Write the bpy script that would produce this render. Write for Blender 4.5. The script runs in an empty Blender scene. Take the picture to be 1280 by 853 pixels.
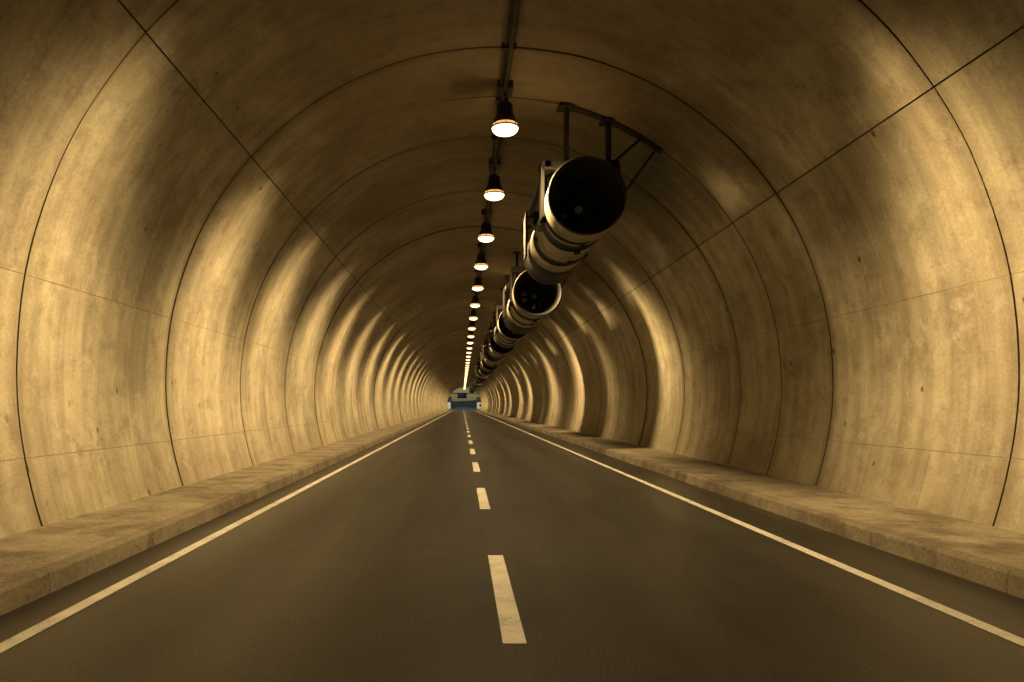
import bpy, math, random
from mathutils import Vector, Matrix
random.seed(7)
scene = bpy.context.scene
D = bpy.data
TCX, TCZ, R = 0.30, 2.10, 5.95          # tunnel axis and radius
Y0, Y1 = -40.0, 240.0
CAM = (-0.36, 0.0, 1.65)

# ------------------------------------------------------------------ helpers
def link(o, parent=None):
    scene.collection.objects.link(o)
    if parent: o.parent = parent
    return o
def empty(name, loc=(0,0,0)):
    e = D.objects.new(name, None); e.location = loc; e.empty_display_size = .2
    return link(e)
def mesh(name, verts, faces, mats=(), mi=None, smooth=False):
    m = D.meshes.new(name); m.from_pydata(verts, [], faces)
    for k in mats: m.materials.append(k)
    if mi: m.polygons.foreach_set('material_index', mi)
    if smooth: m.polygons.foreach_set('use_smooth', [True]*len(m.polygons))
    m.update(); return m
class MB:
    def __init__(s): s.v=[]; s.f=[]; s.m=[]; s.sm=[]
    def box(s, c, d, mi=0, rot=None):
        b=len(s.v)
        for i in (-1,1):
            for j in (-1,1):
                for k in (-1,1):
                    p=Vector((i*d[0]/2,j*d[1]/2,k*d[2]/2))
                    if rot is not None: p=rot@p
                    s.v.append(tuple(p+Vector(c)))
        for q in ((0,1,3,2),(4,6,7,5),(0,4,5,1),(2,3,7,6),(0,2,6,4),(1,5,7,3)):
            s.f.append(tuple(b+x for x in q)); s.m.append(mi); s.sm.append(False)
    def beam(s, a, b, w, h, mi=0):
        a=Vector(a); b=Vector(b); d=b-a
        q=d.to_track_quat('Y','Z').to_matrix()
        s.box((a+b)/2,(w,d.length,h),mi,q)
    def lathe(s, prof, axis='Y', seg=48, c=(0,0,0), smooth=True):
        b=len(s.v)
        for t,r,_ in prof:
            for i in range(seg):
                a=2*math.pi*i/seg
                if axis=='Y': p=(r*math.cos(a), t, r*math.sin(a))
                else: p=(r*math.cos(a), r*math.sin(a), t)
                s.v.append((p[0]+c[0],p[1]+c[1],p[2]+c[2]))
        for k in range(len(prof)-1):
            for i in range(seg):
                j=(i+1)%seg
                s.f.append((b+k*seg+i,b+k*seg+j,b+(k+1)*seg+j,b+(k+1)*seg+i)); s.m.append(prof[k][2]); s.sm.append(smooth)
    def make(s, name, mats):
        m=mesh(name,s.v,s.f,mats,s.m)
        m.polygons.foreach_set('use_smooth', s.sm); m.update(); return m

class NT:
    def __init__(s, name):
        s.mat=D.materials.new(name); s.mat.use_nodes=True
        s.t=s.mat.node_tree; s.n=s.t.nodes; s.b=s.n['Principled BSDF']
    def node(s,t,**k):
        x=s.n.new(t)
        for a,v in k.items(): setattr(x,a,v)
        return x
    def put(s,sock,v):
        if isinstance(v,bpy.types.NodeSocket): s.t.links.new(v,sock)
        else: sock.default_value=v
    def coord(s,which='Object',scale=(1,1,1),loc=(0,0,0)):
        c=s.node('ShaderNodeTexCoord'); m=s.node('ShaderNodeMapping')
        s.t.links.new(c.outputs[which],m.inputs[0]); m.inputs['Scale'].default_value=scale; m.inputs['Location'].default_value=loc
        return m.outputs[0]
    def noise(s,vec,scale=1,detail=3,rough=.55,col=False):
        x=s.node('ShaderNodeTexNoise'); s.put(x.inputs['Vector'],vec)
        x.inputs['Scale'].default_value=scale; x.inputs['Detail'].default_value=detail; x.inputs['Roughness'].default_value=rough
        return s.sep(x.outputs['Color']) if col else x.outputs['Fac']
    def vor(s,vec,scale=1):
        x=s.node('ShaderNodeTexVoronoi',voronoi_dimensions='2D'); s.put(x.inputs['Vector'],vec); x.inputs['Scale'].default_value=scale
        return x.outputs['Distance']
    def math(s,op,a,b=0.0,c=0.0):
        x=s.node('ShaderNodeMath',operation=op); s.put(x.inputs[0],a); s.put(x.inputs[1],b); s.put(x.inputs[2],c)
        return x.outputs[0]
    def rng(s,v,a,b,c,d,interp='LINEAR'):
        x=s.node('ShaderNodeMapRange',interpolation_type=interp); s.put(x.inputs[0],v)
        for i,q in enumerate((a,b,c,d)): x.inputs[i+1].default_value=q
        return x.outputs[0]
    def mix(s,f,a,b,mode='MIX'):
        x=s.node('ShaderNodeMix',data_type='RGBA',blend_type=mode)
        s.put(x.inputs[0],f); s.put(x.inputs[6],a); s.put(x.inputs[7],b)
        return x.outputs[2]
    def sep(s,v):
        x=s.node('ShaderNodeSeparateXYZ'); s.put(x.inputs[0],v); return x.outputs
    def grey(s,v):
        x=s.node('ShaderNodeCombineColor')
        for i in range(3): s.put(x.inputs[i],v)
        return x.outputs[0]
    def bump(s,h,strength=.3,dist=.01):
        x=s.node('ShaderNodeBump'); x.inputs['Strength'].default_value=strength; x.inputs['Distance'].default_value=dist
        s.put(x.inputs['Height'],h); s.t.links.new(x.outputs[0],s.b.inputs['Normal'])
    def out(s,col=None,rough=None,metal=None,spec=None):
        if col is not None: s.put(s.b.inputs['Base Color'],col)
        if rough is not None: s.put(s.b.inputs['Roughness'],rough)
        if metal is not None: s.put(s.b.inputs['Metallic'],metal)
        if spec is not None: s.put(s.b.inputs['Specular IOR Level'],spec)
        return s.mat
def C(r,g,b): return (r,g,b,1)

# ------------------------------------------------------------------ materials
RS=4.08
def concrete_lining():
    n=NT('tunnel_concrete')
    uv=n.coord('UV')
    big=n.noise(uv,.45,4,.65,True)
    col=n.mix(n.rng(big[0],.36,.64,0,1),C(.34,.305,.23),C(.51,.47,.365))
    st=n.noise(n.coord('UV',(2.4,.12,1)),1,4,.68,True)
    col=n.mix(1,col,n.grey(n.rng(st[0],.3,.7,.66,1.2)),'MULTIPLY')
    a=n.node('ShaderNodeAttribute',attribute_name='tone')
    col=n.mix(1,col,a.outputs['Color'],'MULTIPLY')
    cl=n.noise(n.coord('UV',(1,.8,1),(5,2,0)),2.2,5,.76,True)
    col=n.mix(n.rng(cl[0],.5,.68,0,.6),col,C(.19,.155,.105))
    col=n.mix(n.rng(cl[1],.53,.7,0,.45),col,C(.58,.54,.44))
    fine=n.noise(uv,24,2,.7)
    col=n.mix(1,col,n.grey(n.rng(fine,.25,.75,.84,1.14)),'MULTIPLY')
    sp=n.sep(uv)
    ping=n.math('PINGPONG',n.math('ADD',sp[0],n.math('MULTIPLY',big[1],.05)),.68)
    ln=n.rng(ping,.0,.016,1,0)
    br=n.rng(big[2],.5,.58,0,.5)
    col=n.mix(n.math('MULTIPLY',ln,br),col,C(.10,.08,.05))
    # seepage staining beside the ring joints (rings every 4.08 m from y = 8.1)
    dj=n.math('PINGPONG',n.math('SUBTRACT',sp[0],8.1),RS/2)
    dj=n.math('ADD',dj,n.math('MULTIPLY',n.math('SUBTRACT',cl[2],.5),.35))
    col=n.mix(n.rng(dj,.0,.25,.42,0,'SMOOTHSTEP'),col,C(.16,.125,.08))
    v=n.vor(n.coord('UV',(1,.7,1)),.6)
    col=n.mix(n.math('MULTIPLY',n.rng(n.math('ADD',v,n.math('MULTIPLY',n.math('SUBTRACT',cl[2],.5),.06)),.012,.024,.8,0),n.rng(big[2],.45,.5,0,1)),col,C(.05,.035,.02))
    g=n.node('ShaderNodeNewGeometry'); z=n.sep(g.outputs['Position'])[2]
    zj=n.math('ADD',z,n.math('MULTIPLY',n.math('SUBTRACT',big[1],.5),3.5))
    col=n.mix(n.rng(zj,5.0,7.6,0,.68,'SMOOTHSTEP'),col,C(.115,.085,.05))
    foot=n.math('ADD',z,n.math('MULTIPLY',n.math('SUBTRACT',st[1],.5),1.4))
    col=n.mix(n.rng(foot,.2,1.1,.38,0),col,C(.19,.15,.10))
    n.bump(fine,.25,.006)
    return n.out(col,.85,spec=.2)
def plain_conc(name,c1,c2,joint=None,sc=1.0,dirt=.4):
    n=NT(name); o=n.coord('Object')
    a=n.noise(o,1.3*sc,5,.72,True); f=n.noise(o,26*sc,2,.7)
    col=n.mix(n.rng(a[0],.3,.7,0,1),C(*c1),C(*c2))
    col=n.mix(n.rng(a[1],.47,.64,0,dirt),col,C(.09,.07,.05))
    col=n.mix(1,col,n.grey(n.rng(f,.25,.75,.72,1.22)),'MULTIPLY')
    if joint:
        p=n.math('PINGPONG',n.sep(o)[1],joint/2)
        col=n.mix(n.rng(p,.003,.012,.55,0),col,C(.05,.04,.03))
    n.bump(f,.4,.006)
    return n.out(col,.85,spec=.25)
def asphalt():
    n=NT('asphalt'); o=n.coord('Object')
    f=n.noise(o,42,2,.7)
    wear=n.noise(n.coord('Object',(1.1,.06,1)),1,4,.6,True)
    blot=n.noise(o,1.6,5,.75)
    pat=wear[1]
    col=n.mix(n.rng(wear[0],.35,.65,0,1),C(.026,.025,.023),C(.043,.040,.036))
    x=n.sep(o)[0]
    w=n.math('ABSOLUTE',n.math('SUBTRACT',n.math('ABSOLUTE',x),1.75))
    w=n.math('ABSOLUTE',n.math('SUBTRACT',w,.8))
    col=n.mix(n.rng(w,.1,.55,.35,0,'SMOOTHSTEP'),col,C(.021,.020,.018))
    col=n.mix(n.rng(n.math('ADD',n.math('ABSOLUTE',x),n.math('MULTIPLY',pat,.3)),3.65,4.1,0,.6),col,C(.018,.015,.012))
    col=n.mix(1,col,n.grey(n.rng(blot,.3,.7,.8,1.22)),'MULTIPLY')
    xs=n.math('ABSOLUTE',n.math('SUBTRACT',n.math('ADD',x,n.math('MULTIPLY',pat,.05)),.03))
    col=n.mix(n.rng(xs,.05,.12,.25,0),col,C(.06,.054,.045))
    col=n.mix(n.rng(xs,.004,.012,.6,0),col,C(.010,.009,.008))
    col=n.mix(1,col,n.grey(n.rng(f,.28,.72,.15,2.0)),'MULTIPLY')
    n.bump(f,.6,.008)
    return n.out(col,n.rng(pat,.3,.7,.33,.45),spec=.5)
def paint():
    n=NT('road_paint'); o=n.coord('Object')
    f=n.noise(o,45,3,.8); p=n.noise(o,3,4,.7)
    col=n.mix(n.rng(p,.35,.7,0,1),C(.74,.73,.69),C(.60,.58,.53))
    col=n.mix(n.rng(n.math('ADD',n.math('MULTIPLY',f,.6),n.math('MULTIPLY',p,.4)),.53,.64,0,.75),col,C(.13,.12,.10))
    return n.out(col,.6)
def metal(name,c,rough=.5,met=.0,dirt=.5):
    n=NT(name); o=n.coord('Object')
    a=n.noise(o,2.5,4,.7,True)
    col=n.mix(n.rng(a[0],.42,.7,0,dirt),C(*c),C(c[0]*.35,c[1]*.3,c[2]*.25))
    return n.out(col,n.rng(a[1],.3,.7,rough-.1,rough+.15),metal=met)
def emis(name,c,s):
    n=NT(name); n.out(C(.9,.85,.7),.3); n.b.inputs['Emission Color'].default_value=C(*c); n.b.inputs['Emission Strength'].default_value=s
    return n.mat
def foliage(name,c1,c2,sc=.3):
    n=NT(name); o=n.coord('Object'); a=n.noise(o,sc,5,.75)
    return n.out(n.mix(n.rng(a,.35,.65,0,1),C(*c1),C(*c2)),.9)

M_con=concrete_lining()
M_groove=metal('joint_filler',(.050,.039,.026),.9,0,.3)
M_faint=metal('cold_joint',(.30,.265,.20),.9,0,.6)
M_side=plain_conc('sidewalk_concrete',(.20,.17,.125),(.35,.31,.235),dirt=.7)
M_kerb=plain_conc('kerb_concrete',(.15,.128,.09),(.27,.237,.178),joint=2.0,dirt=.7)
M_portal=plain_conc('portal_concrete',(.24,.24,.23),(.36,.35,.33))
M_asph=asphalt(); M_paint=paint()
M_fan=metal('fan_casing_paint',(.33,.30,.23),.5,.1,.6)
M_dark=metal('dark_steel',(.012,.010,.009),.65,.1)
M_fdark=metal('fan_black_band',(.010,.009,.008),.6,.0)
M_galv=metal('galvanised_steel',(.16,.145,.12),.5,.5)
M_house=metal('lamp_housing',(.035,.03,.024),.55,.2)
M_lens=emis('lamp_lens',(1,.68,.32),4.2)
M_rim=emis('lamp_glass_collar',(1,.50,.13),1.1)
M_lens.cycles.emission_sampling='NONE'; M_rim.cycles.emission_sampling='NONE'
M_grass=foliage('grass',(.03,.05,.02),(.07,.09,.035))
M_forest=foliage('forest',(.012,.022,.014),(.04,.055,.03),.1)

# ------------------------------------------------------------------ tunnel lining
rings=[8.1+RS*k for k in range(-17,60) if Y0+1<8.1+RS*k<Y1-1]
def groove(stations, c, w, tag):
    stations += [(c-w/2,0),(c-w/2+.006,tag),(c+w/2-.006,tag),(c+w/2,0)]
ys=[(Y0,0),(Y1,0)]
for r in rings: groove(ys,r,.042,1)
groove(ys,14.15,.032,3)          # construction joint only on the right side
ys.sort()
out=[]
for i,(y,t) in enumerate(ys):
    out.append((y,t))
    if i+1<len(ys) and ys[i+1][0]-y>2.5: out.append(((y+ys[i+1][0])/2,0))
ys=out
A0=math.asin((.08-TCZ)/R); A1=math.pi-A0
angs=[(A0+(A1-A0)*i/120,0) for i in range(121)]
def ag(c,w,tag):
    global angs
    wa=w/R; angs=[x for x in angs if abs(x[0]-c)>wa]; e=.003/R
    angs+=[(c-wa/2,0),(c-wa/2+e,tag),(c+wa/2-e,tag),(c+wa/2,0)]
ag(math.radians(34),.022,1); ag(math.radians(138),.022,1)
for z in (1.02,3.2):
    a=math.asin((z-TCZ)/R); ag(a,.012,2); ag(math.pi-a,.012,2)
angs.sort()
def seg_id(y):
    k=0
    for i,r in enumerate(rings):
        if y>r: k=i+1
    return k
verts=[];uvs=[];segoff={}
for y,ty in ys:
    sid=seg_id(y); off=segoff.setdefault(sid,random.uniform(-.012,.012))
    for a,ta in angs:
        d=0
        if ty==1: d=.035
        if ty==3 and a<math.radians(100): d=.024
        if ta==1: d=max(d,.025)
        if ta==2: d=max(d,.005)
        rr=R+off+d+.006*math.sin(3*a+sid)
        wob=.006*math.sin(a*9+sid)+.004*math.sin(a*23)          # joints are not laser straight
        verts.append((TCX+rr*math.cos(a),y+(wob if Y0<y<Y1 else 0),TCZ+rr*math.sin(a)))
        uvs.append((y,(a-A0)*R))
na=len(angs); faces=[];mi=[];tones=[];panel={}
for i in range(len(ys)-1):
    for j in range(na-1):
        faces.append((i*na+j,i*na+j+1,(i+1)*na+j+1,(i+1)*na+j))
        ym=(ys[i][0]+ys[i+1][0])/2; am=(angs[j][0]+angs[j+1][0])/2
        m=0
        if ys[i][1]==1 or ys[i+1][1]==1: m=1
        if (ys[i][1]==3 or ys[i+1][1]==3) and am<math.radians(100): m=1
        if angs[j][1]==1 or angs[j+1][1]==1: m=1
        if m==0 and (angs[j][1]==2 or angs[j+1][1]==2): m=2
        mi.append(m)
        band=0 if am<math.radians(34) else (1 if am<math.radians(138) else 2)
        key=(seg_id(ym),band)
        if key not in panel:
            t=random.uniform(.86,1.08); panel[key]=(t,t*random.uniform(.97,1.0),t*random.uniform(.93,1.0),1)
        tones.append(panel[key])
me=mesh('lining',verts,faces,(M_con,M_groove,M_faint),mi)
me.uv_layers.new(name='UVMap')
me.color_attributes.new('tone','FLOAT_COLOR','CORNER')
uvf=[];cf=[]
for k,fc in enumerate(faces):
    for vi in fc: uvf+=uvs[vi]; cf+=tones[k]
me.uv_layers['UVMap'].data.foreach_set('uv',uvf)
me.color_attributes['tone'].data.foreach_set('color',cf)
me.update()
tun=empty('road_tunnel')
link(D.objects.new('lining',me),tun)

def portal(y,name):
    poly=[(-34,-.1),(34,-.1),(16,10.5),(-16,10.5)]
    av=[A0+(A1-A0)*i/80 for i in range(81)]
    for p in poly[2:]: av.append(math.atan2(p[1]-TCZ,p[0]-TCX)%(2*math.pi))
    av=sorted(av); v=[]
    for a in av:
        c,s=math.cos(a),math.sin(a); best=1e9
        for i in range(4):
            x1,z1=poly[i]; x2,z2=poly[(i+1)%4]; x1-=TCX;x2-=TCX;z1-=TCZ;z2-=TCZ
            dx,dz=x2-x1,z2-z1; den=c*dz-s*dx
            if abs(den)<1e-9: continue
            t=(x1*dz-z1*dx)/den; u=(x1*s-z1*c)/den
            if t>0 and -1e-6<=u<=1+1e-6: best=min(best,t)
        best=max(best,R+.05)
        v.append((TCX+R*c,y,TCZ+R*s)); v.append((TCX+best*c,y,TCZ+best*s))
    f=[(2*i,2*i+2,2*i+3,2*i+1) for i in range(len(av)-1)]
    link(D.objects.new(name,mesh(name,v,f,(M_portal,))),tun)
portal(Y1+.01,'portal_wall_far'); portal(Y0-.01,'portal_wall_near')
v=[];f=[];NX,NY=60,60
for j in range(NY+1):
    y=Y0+(Y1-Y0)*j/NY; e=math.sin(math.pi*j/NY)
    for i in range(NX+1):
        x=-34+68*i/NX
        b=10.52 if abs(x)<16 else 10.52*(34-abs(x))/18
        z=b+e*14*max(0,1-(x/34)**2)+ (e*.8*random.random() if 0<i<NX else 0)
        v.append((x,y,z-.1*(abs(x)>33.9)))
for j in range(NY):
    for i in range(NX):
        a=j*(NX+1)+i; f.append((a,a+1,a+NX+2,a+NX+1))
link(D.objects.new('hill',mesh('hill',v,f,(M_grass,),smooth=True)))

# ------------------------------------------------------------------ ground, road
link(D.objects.new('ground',mesh('ground',[(-1500,-1500,-.06),(1500,-1500,-.06),(1500,1500,-.06),(-1500,1500,-.06)],[(0,1,2,3)],(M_grass,))))
link(D.objects.new('road',mesh('road',[(-5.3,-200,0),(5.9,-200,0),(5.9,700,0),(-5.3,700,0)],[(0,1,2,3)],(M_asph,))))
mk=MB()
def strip(x0,x1,y0,y1,z=.004):
    b=len(mk.v); mk.v+= [(x0,y0,z),(x1,y0,z),(x0,y1,z),(x1,y1,z)]
    mk.f.append((b,b+1,b+3,b+2)); mk.m.append(0); mk.sm.append(False)
strip(-3.56,-3.43,-200,600); strip(3.47,3.60,-200,600)
y=4.72-6.12*20
while y<500:
    strip(-.08,.085,y,y+2.78); y+=6.12
link(D.objects.new('road_marking',mk.make('road_marking',(M_paint,))))

def sidewalk(side,xk,xw,h):
    pr=[(0,-.02),(.015,h-.03),(.03,h-.008),(.055,h),(.15,h+.002),(.152,h-.004),(.158,h-.004),(.160,h+.002)]
    w=abs(xw-xk); pr.append((w,h+.015))
    mats=[0,0,0,0,1,1,1,2]
    ysl=[Y0+(Y1-Y0)*i/150 for i in range(151)]
    v=[];f=[];m=[]
    for i,y in enumerate(ysl):
        for k,(dx,z) in enumerate(pr): v.append((xk+side*dx,y,z))
    n=len(pr)
    for i in range(len(ysl)-1):
        for k in range(n-1):
            f.append((i*n+k,i*n+k+1,(i+1)*n+k+1,(i+1)*n+k)); m.append(mats[k])
    link(D.objects.new('sidewalk',mesh('sidewalk',v,f,(M_kerb,M_faint,M_side),m)))
sidewalk(-1,-3.98,-5.42,.20)
sidewalk(1,4.42,6.02,.20)

# ------------------------------------------------------------------ lamps
lb=MB()
lb.box((0,0,.80),(.30,.40,.16),0); lb.box((0,0,.90),(.12,.5,.10),0)
lb.beam((0,0,.74),(0,0,.50),.06,.06,0)
lb.box((0,0,.56),(.05,.30,.05),0)
lb.lathe([(.50,.0,0),(.50,.10,0),(.47,.14,0),(.30,.15,0),(.28,.17,0),(.24,.17,0),(.21,.20,0),(.13,.235,0),(.09,.25,0),(.07,.25,0),(.07,.20,0)],'Z',32)
lb.lathe([(.012,.268,0),(.012,.285,0),(-.012,.285,0),(-.012,.268,0),(.012,.268,0)],'Z',32)
for k in range(8):
    a=k*math.pi/4
    lb.beam((.15*math.cos(a),.15*math.sin(a),.46),(.15*math.cos(a),.15*math.sin(a),.31),.012,.04,0)
    lb.beam((.262*math.cos(a),.262*math.sin(a),.09),(.276*math.cos(a),.276*math.sin(a),.0),.012,.012,0)
house=lb.make('lamp_housing',(M_house,))
le=MB(); le.lathe([(.075,.245,1),(.0,.265,0),(-.04,.255,0),(-.085,.215,0),(-.115,.14,0),(-.13,.06,0),(-.133,.0,0)],'Z',24)
lens=le.make('lens',(M_lens,M_rim))
lamps=[(13.6,.49),(17.9,.475),(22.5,.42),(27.1,.385),(32.1,.36),(37.6,.34),(43.2,.33),(48.9,.32)]
y=54.5
while y<Y1-3: lamps.append((y,.32)); y+=5.6
y=8.4
while y>-16: lamps.append((y,.49)); y-=4.9
# wide "batwing" luminaire: strongest at about 60 degrees off the vertical
sp=D.lights.new('lamp_beam','SPOT'); sp.energy=6400; sp.color=(1,.68,.295); sp.spot_size=math.radians(155); sp.spot_blend=1.0; sp.shadow_soft_size=.25
sp.use_nodes=True; lt=sp.node_tree; em=lt.nodes['Emission']
g=lt.nodes.new('ShaderNodeNewGeometry'); sx=lt.nodes.new('ShaderNodeSeparateXYZ'); lt.links.new(g.outputs['Incoming'],sx.inputs[0])
ab=lt.nodes.new('ShaderNodeMath'); ab.operation='ABSOLUTE'; lt.links.new(sx.outputs[2],ab.inputs[0])
def lmr(vals,interp='LINEAR'):
    mr=lt.nodes.new('ShaderNodeMapRange'); mr.interpolation_type=interp; lt.links.new(ab.outputs[0],mr.inputs[0])
    for i,q in enumerate(vals): mr.inputs[i+1].default_value=q
    return mr.outputs[0]
mm=lt.nodes.new('ShaderNodeMath'); mm.operation='MULTIPLY'
lt.links.new(lmr((.50,.95,1.0,.27)),mm.inputs[0]); lt.links.new(lmr((.0,.62,.28,1.0),'SMOOTHSTEP'),mm.inputs[1])
lt.links.new(mm.outputs[0],em.inputs['Strength'])
sp2=sp.copy(); sp2.energy=1700
for (y,x) in sorted(lamps):
    e=empty('tunnel_lamp',(x,y,7.17))
    link(D.objects.new('housing',house),e); link(D.objects.new('lens',lens),e)
    l=link(D.objects.new('beam',sp if y>5 else sp2),e); l.location=(0,0,-.40); l.scale=(3.0,.32,1)

cb=MB()
def pipe(x,z,r,y0,y1,mi=0,seg=12):
    b=len(cb.v); n=int((y1-y0)/2)
    for i in range(n+1):
        yy=y0+(y1-y0)*i/n
        for k in range(seg):
            a=2*math.pi*k/seg; cb.v.append((x+r*math.cos(a),yy,z+r*math.sin(a)))
    for i in range(n):
        for k in range(seg):
            q=(k+1)%seg; cb.f.append((b+i*seg+k,b+i*seg+q,b+(i+1)*seg+q,b+(i+1)*seg+k)); cb.m.append(mi); cb.sm.append(True)
pipe(.49,7.93,.055,Y0,Y1,0); pipe(.40,7.97,.022,Y0,Y1,0)
yy=Y0+1
while yy<Y1:
    cb.box((.46,yy,7.965),(.26,.05,.10),0); yy+=2.04
link(D.objects.new('cable_conduit',cb.make('cable_conduit',(M_dark,))))

# ------------------------------------------------------------------ jet fans
def fan_parts(length,r):
    b=MB(); s=r/.76
    P=[(.62,.47,1),(.42,.60,1),(.12,.69,1),(.02,.735,1),(0,.755,1),(.03,.77,1),(.10,.765,0),(.12,.75,0),(.62,.735,0),(.64,.76,0),(.70,.76,0),(.72,.70,1),
       (1.05,.69,1),(1.07,.72,0),(1.2,.72,1),(1.22,.67,1),(1.75,.66,1),(1.77,.71,0),(1.84,.71,0),(1.86,.68,0),(2.75,.68,0),(2.77,.71,0),(2.84,.71,1),(2.86,.66,1)]
    t=2.86
    P+=[(t+.5,.66,1),(t+.52,.70,0),(t+.6,.70,0),(t+.62,.68,0),(t+1.2,.68,0),(t+1.22,.71,1),(length-.6,.68,1),(length-.1,.74,1),(length,.75,1),(length-.02,.73,1),(length-.6,.47,1)]
    P=[(a,c*s,m) for a,c,m in P]
    b.lathe(P,'Y',56)
    b.lathe([(.62,.47*s,1),(length-.6,.47*s,1)],'Y',40)
    b.lathe([(.95,.0,0),(.96,.07,0),(1.0,.09,1),(1.02,.15,1),(1.2,.17,1),(2.2,.17,1),(2.3,0,1)],'Y',24)
    for k in range(10):
        a=2*math.pi*k/10
        c=Matrix.Rotation(-a,3,'Y')@Vector((.31,0,0))
        rot=Matrix.Rotation(-a,3,'Y')@Matrix.Rotation(math.radians(40),3,'X')
        b.box(Vector((c.x,1.12,c.z)),(.29,.012,.13),1,rot)
    for yy in (1.13,1.80,2.80):
        b.box((-.70*s,yy,-.18),(.10,.08,.12),1); b.box((.1,yy,-.725*s),(.14,.08,.06),1)
    return b
def ceil_z(x): return TCZ+math.sqrt(R*R-(x-TCX)**2)
def bracket(length,r,x,z):
    b=MB()
    for q,y in enumerate((.95,length-1.0)):
        for sx in (-1,1):
            xx=sx*(r+.02)
            b.box((xx,y,.30),(.05,.5,1.05),0)
        for hx in (-.35*r,.8*r):
            zc=ceil_z(x+hx)-z
            b.box((hx,y,(r+.1+zc)/2),(.10,.12,zc-r-.1),0)
            b.box((hx,y,zc-.03),(.34,.36,.05),0)
        b.box((0,y,r+.08),(2*r+.06,.5,.18),0)
        b.box((0,y,r-.06),(1.5*r,.30,.14),0)
        xo=1.62; zc=ceil_z(x+xo)-z
        b.beam((r+.04,y,.15),(xo,y,zc),.06,.05,0)
        b.beam((r*.8,y,r+.12),(r+.55,y,ceil_z(x+r+.55)-z),.05,.05,0)
    for sx in (-1,1):
        b.beam((sx*(r-.08),.7,r+.10),(sx*(r-.08),length-.8,r+.10),.12,.12,0)
    return b
fans=[(13.2,2.06,5.72,.755,5.6),(22.6,2.13,5.42,.80,6.0)]
y=31.8
while y<170: fans.append((y,2.08,5.52,.76,5.6)); y+=9.2
cache={}
for (y,x,z,r,L) in fans:
    k=(x,z,r,L)
    if k not in cache:
        cache[k]=(fan_parts(L,r).make('fan_casing',(M_fan,M_fdark)), bracket(L,r,x,z).make('fan_bracket',(M_dark,)))
    e=empty('jet_fan',(x,y,z))
    link(D.objects.new('casing',cache[k][0]),e); link(D.objects.new('bracket',cache[k][1]),e)
pl=MB()
for i in range(16):
    xa=1.85+i*.12; xb=xa+.125
    pl.beam((xa,14.15,ceil_z(xa)-.02),(xb,14.15,ceil_z(xb)-.02),.22,.02)
link(D.objects.new('ceiling_mounting_plate',pl.make('ceiling_mounting_plate',(M_dark,))))

# ------------------------------------------------------------------ outside the far portal
M_white=metal('white_render',(.70,.67,.64),.8,0,.2); M_roof=metal('roof_slate',(.07,.07,.08),.8,0,.4)
M_glass=metal('window_glass',(.03,.04,.06),.15,0,.1); M_blue=metal('sign_blue',(.015,.07,.40),.5,0,.1)
def house_at(x,y,w,d,h):
    e=empty('white_house',(x,y,0)); b=MB(); b.box((0,0,h/2),(w,d,h)); link(D.objects.new('walls',b.make('walls',(M_white,))),e)
    b=MB(); hw,hd=w/2+.4,d/2+.4
    b.v=[(-hw,-hd,h),(hw,-hd,h),(hw,hd,h),(-hw,hd,h),(-hw,0,h+2.6),(hw,0,h+2.6)]
    b.f=[(0,1,5,4),(2,3,4,5),(0,4,3),(1,2,5)]; b.m=[0]*4; b.sm=[False]*4
    link(D.objects.new('roof',b.make('roof',(M_roof,))),e)
    b=MB()
    for fl in range(int(h//3)):
        for i in range(int(w//2.5)):
            b.box((-w/2+1.6+i*2.5,-d/2-.01,1.6+fl*3),(1.1,.08,1.3))
    link(D.objects.new('windows',b.make('windows',(M_glass,))),e)
house_at(-10.5,330,9,9,3.2); house_at(12.5,345,11,9,3.2)
e=empty('traffic_sign',(0.3,262,0)); b=MB()
for sx in (-6.6,6.6): b.box((sx,0,3.2),(.25,.25,6.4))
b.box((0,0,6.3),(13.4,.3,.35)); link(D.objects.new('gantry',b.make('gantry',(M_galv,))),e)
b=MB(); b.box((-.8,-.22,5.4),(3.6,.06,2.1)); link(D.objects.new('panel',b.make('panel',(M_blue,))),e)
b=MB(); b.box((-1.1,-.26,5.75),(2.0,.02,.16)); b.box((-1.3,-.26,5.2),(1.6,.02,.16)); link(D.objects.new('legend',b.make('legend',(M_white,))),e)
v=[];f=[];n=140
for j in range(12):
    for i in range(n+1):
        x=-900+1800*i/n
        hgt=11+3*math.sin(i*.33)+2*math.sin(i*.87+1)+random.random()*2
        v.append((x,560+j*45,-1+hgt*math.sin(min(1,j/9)*math.pi/2)+random.random()))
for j in range(11):
    for i in range(n):
        a=j*(n+1)+i; f.append((a,a+1,a+n+2,a+n+1))
link(D.objects.new('wooded_ridge',mesh('wooded_ridge',v,f,(M_forest,))))

# ------------------------------------------------------------------ world, sun, camera
w=D.worlds.new('World'); scene.world=w; w.use_nodes=True
nt=w.node_tree; bg=nt.nodes['Background']; sk=nt.nodes.new('ShaderNodeTexSky'); sk.sky_type='NISHITA'; sk.sun_disc=False
EL,AZ=math.radians(8),math.radians(205)
sk.sun_elevation=EL; sk.sun_rotation=AZ
nt.links.new(sk.outputs[0],bg.inputs[0]); bg.inputs[1].default_value=.05
su=D.lights.new('sun','SUN'); su.energy=2.0; su.angle=math.radians(.5); su.color=(1,.90,.80)
so=link(D.objects.new('sun',su))
dv=Vector((math.sin(AZ)*math.cos(EL),math.cos(AZ)*math.cos(EL),math.sin(EL)))
so.rotation_euler=dv.to_track_quat('Z','Y').to_euler()
cam=D.cameras.new('camera'); co=link(D.objects.new('camera',cam)); co.location=CAM; co.rotation_euler=(math.pi/2,0,0)
cam.sensor_width=36; cam.lens=24; cam.shift_x=62/1280; cam.shift_y=80.5/1280; cam.clip_end=5000
scene.camera=co
vs=scene.view_settings; vs.view_transform='Standard'; vs.look='None'; vs.exposure=0
